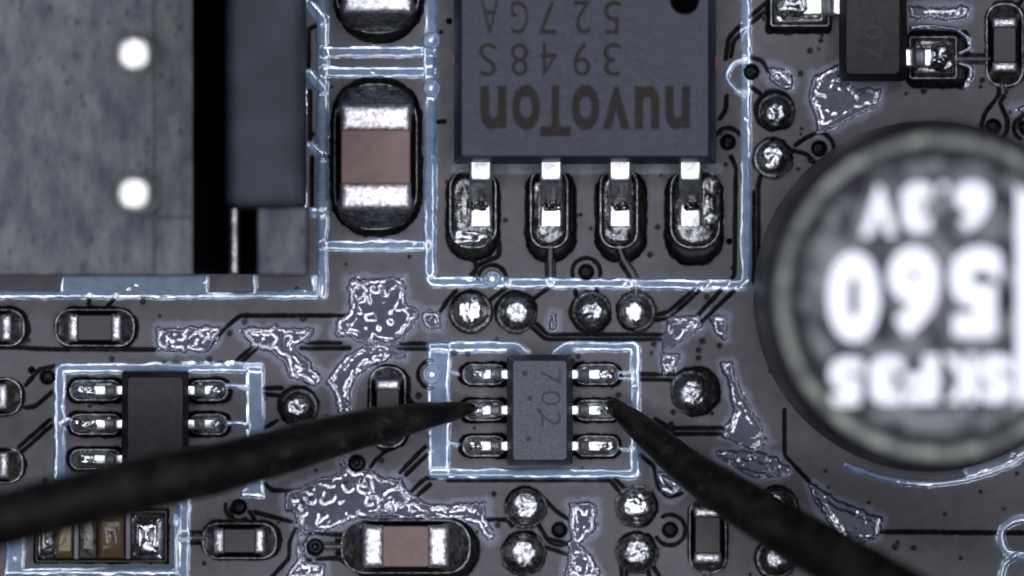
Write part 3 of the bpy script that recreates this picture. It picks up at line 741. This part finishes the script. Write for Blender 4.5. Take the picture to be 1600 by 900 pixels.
# ------------------------------------------------------------------ pin header
t = empty('pin_header', 200, 200); tag(t, 'dusty black plastic pin header with bright metal pin tips', 'connector')
block('base', -60, 302, -480, 430, 0.0, 1.86, 'plastic', t, bev=3, r=4)
for xa, xb, ya, yb in ((-59, 239, -478, 429), (243, 301, -478, 337), (243, 301, 342, 429)):
    block('top_panel', xa, xb, ya, yb, 1.84, 1.93, 'plastic', t, bev=1.2, r=1.5)
block('lock_wall', 360, 470, -480, 319, 0.0, 5.2, 'plastic_dark', t, bev=6, r=5)
block('wall_foot', 402, 480, 323, 431, 0.0, 1.95, 'plastic', t, bev=6, r=7)
# the slot between base and wall falls away steeply, its darkness also painted in
v0, v1 = P(302, -470, 1.9), P(400, 428, 1.9)
xm = P(350, 0, 0).x
me = bpy.data.meshes.new('slot_floor')
yb, yt = v1.y, v0.y
me.from_pydata([(v0.x - .05, yb, 1.7), (v0.x - .05, yt, 1.7), (xm, yt, 0.05), (xm, yb, 0.05), (v1.x + .25, yb, 1.7), (v1.x + .25, yt, 1.7), (v0.x - .05, yb, 0.02), (v1.x + .25, yb, 0.02)], [],
               [(1, 0, 3, 2), (2, 3, 4, 5), (0, 6, 3), (3, 7, 4), (6, 7, 3)])
link('slot_floor', me, 'slot_shade', t, smooth=False)
link('contact', loft([(rr(366, 376, 8.5, 51, 2), 0.3), (rr(366, 376, 8.5, 51, 2), 1.72), (rr(366, 376, 6, 50, 2), 1.82), (rr(367, 376, 2, 49, 1), 1.85)], True, True), 'dull_solder', t)
for yy in (302, 83, -136, -355):
    rings = []
    for z, h in ((1.8, 31), (4.9, 31), (5.25, 30), (5.38, 27), (5.44, 22), (5.475, 15), (5.49, 8)):
        f = (D - 5.5) / (D - z)
        bx, by = 800 + (207.5 - 800) * f, 450 + (yy - 450) * f
        rings.append((rr(bx, by, h * f, h * f, h * 0.75, 6), z))
    link('pin', loft(rings, True, False), 'pin', t)

# ------------------------------------------------------------------ electrolytic capacitor
t = empty('electrolytic_capacitor', 1449, 463); tag(t, 'round can capacitor with white 560 print upside down', 'capacitor')
def cring(r, z, n=96):
    f = D / (D - z)                                     # real radius r (px at board level) about the real axis
    return ([(800 + (1449 + r * math.cos(2 * math.pi * i_ / n) - 800) * f, 450 + (463 + r * math.sin(2 * math.pi * i_ / n) - 450) * f) for i_ in range(n)], z)
zt = 5.8
link('can', loft([cring(262, 0.05), cring(272, 0.3), cring(273, 1.0), cring(268, 1.25), cring(268, 1.5), cring(272, 1.75), cring(266, zt - 0.75), cring(263, zt - 0.45), cring(258, zt - 0.22), cring(251, zt - 0.07), cring(247, zt - 0.03)], False, True), 'can_side_shade', t)  # upper rings: shoulder shade comes from the colour
link('rim', loft([cring(247, zt - 0.03), cring(243, zt - 0.008), cring(237, zt), cring(231, zt - 0.01), cring(228, zt - 0.05)], False), 'can', t)
link('crimp_groove', loft([cring(228, zt - 0.05), cring(224, zt - 0.30), cring(218, zt - 0.32), cring(213, zt - 0.09)], False), 'can_side_shade', t)  # recess coloured near-black to deepen its dark ring
link('top_plate', loft([cring(213, zt - 0.09), cring(210, zt - 0.065), cring(206, zt - 0.06)], True), 'can_top', t)
zp = zt - 0.055
# the white negative band: a chord segment of the top plate
a0 = math.acos(117.0 / 205)
seg = [(205 * math.cos(a), 205 * math.sin(a)) for a in np.linspace(-a0, a0, 24)]
me = bpy.data.meshes.new('band'); f = D / (D - zp)
vv = [P(800 + (1449 + x - 800) * f, 450 + (463 + y - 450) * f, zp + dz) for dz in (-0.003, 0.004) for x, y in seg]
nn = len(seg)
me.from_pydata([tuple(v) for v in vv], [], [tuple(range(nn, 2 * nn))[::-1]] + [(i_, (i_ + 1) % nn, nn + (i_ + 1) % nn, nn + i_) for i_ in range(nn)])
link('negative_band', me, 'print', t, smooth=False)
for j, ch in enumerate('560'): text(t, ch, (1524, 1428, 1334)[j], (456, 456, 464)[j], 80, 140, zp, 180, 'print', bold=0.055)
for j, ch in enumerate('6.3V'): text(t, ch, (1520, 1474, 1432, 1374)[j], (322, 292, 324, 330)[j], (54, 14, 46, 54)[j], (76, 14, 76, 78)[j], zp, 180, 'print', bold=0.055 if ch != '.' else 0.03)
for j, ch in enumerate('SKF35'): text(t, ch, (1556, 1500, 1440, 1384, 1322)[j], (592, 592, 592, 594, 596)[j], 52, 74, zp, 180, 'print', bold=0.055)

# ------------------------------------------------------------------ the amber chip
t = empty('amber_chip', 158, 838); tag(t, 'scuffed amber chip with lumpy solder end inside the silkscreen box', 'chip')
for nm, xa, xb, z1, m in (('gold_pad', 86, 116, 0.16, 'gold'), ('dark_stripe', 115, 123, 0.20, 'purple'), ('glass_layer', 122, 152, 0.30, 'grey_glass'), ('amber_layer', 151, 197, 0.30, 'amber'), ('dark_stripe', 196, 204, 0.26, 'purple')):
    if 'stripe' in nm: block(nm, xa, xb, 800, 874, -0.17, z1, m, t, bev=1.5, r=1.0)
    else: lump(nm, (xa + xb) / 2, 837, (xb - xa) / 2, 37, 2, z1, t, m, jit=0.07, js=12.0, power=5.0)
lump('solder_fillet', 230, 838, 27, 38, 8, 0.24, t, 'solder', jit=0.14, js=8.0)
lump('solder_fillet', 74, 838, 15, 38, 6, 0.16, t, 'dull_solder', jit=0.12, js=7.0)
pad_rim(t, 158, 838, 103, 41, 3, m='edge', wd=4, z=0.02)

# ------------------------------------------------------------------ probes
def probe(label, axis, n=28):
    """axis: [(px, py, z of the shaft's centre, radius px)]"""
    t = empty('probe', axis[0][0], axis[0][1]); tag(t, label, 'probe', 'measuring probes touching the chip')
    pts = [(P(x, y, z), r * S * (D - z) / D) for x, y, z, r in axis]
    fine = []
    for (a, ra), (b, rb) in zip(pts, pts[1:]):
        for q in range(8): fine.append((a.lerp(b, q / 8.0), ra + (rb - ra) * q / 8.0))
    fine.append(pts[-1])
    d = (pts[-1][0] - pts[0][0]).normalized(); side = d.cross(Vector((0, 0, 1))).normalized(); up = side.cross(d)
    vs, fs = [], []
    for i_, (c, r) in enumerate(fine):
        for q in range(n):
            a = 2 * math.pi * q / n
            rr_ = r * (1 + 0.05 * mnoise.noise(Vector((c.x * 1.3, c.y * 1.3, a * 1.2))) + 0.025 * mnoise.noise(Vector((c.x * 6, c.y * 6, a * 2))))
            vs.append(tuple(c + side * math.cos(a) * rr_ + up * math.sin(a) * rr_))
    for k_ in range(len(fine) - 1):
        for q in range(n):
            a, b = k_ * n + q, k_ * n + (q + 1) % n
            fs.append((a, b, b + n, a + n))
    fs.append(tuple(range(n - 1, -1, -1))); fs.append(tuple(range((len(fine) - 1) * n, len(fine) * n)))
    me = bpy.data.meshes.new('shaft'); me.from_pydata(vs, [], fs)
    bm = bmesh.new(); bm.from_mesh(me); bmesh.ops.recalc_face_normals(bm, faces=bm.faces); bm.to_mesh(me); bm.free()
    link('shaft', me, 'probe', t)
    return t
probe('long slim blackened probe lying low across the plain six-legged chip',
      [(741, 636, 0.34, 4), (735, 637, 0.36, 9), (705, 643, 0.52, 16), (665, 650, 0.78, 22), (590, 664, 1.25, 29), (475, 695, 1.95, 36), (330, 734, 2.9, 42), (190, 764, 3.8, 45), (0, 812, 5.0, 46), (-260, 876, 6.6, 48)])
probe('short steep blackened probe running out past the upright chip resistor',
      [(952, 628, 0.34, 5), (958, 634, 0.38, 13), (990, 660, 0.60, 20), (1069, 728, 1.2, 29), (1162, 789, 2.0, 38), (1260, 848, 2.9, 43), (1400, 928, 4.2, 48), (1640, 1066, 6.4, 52)])
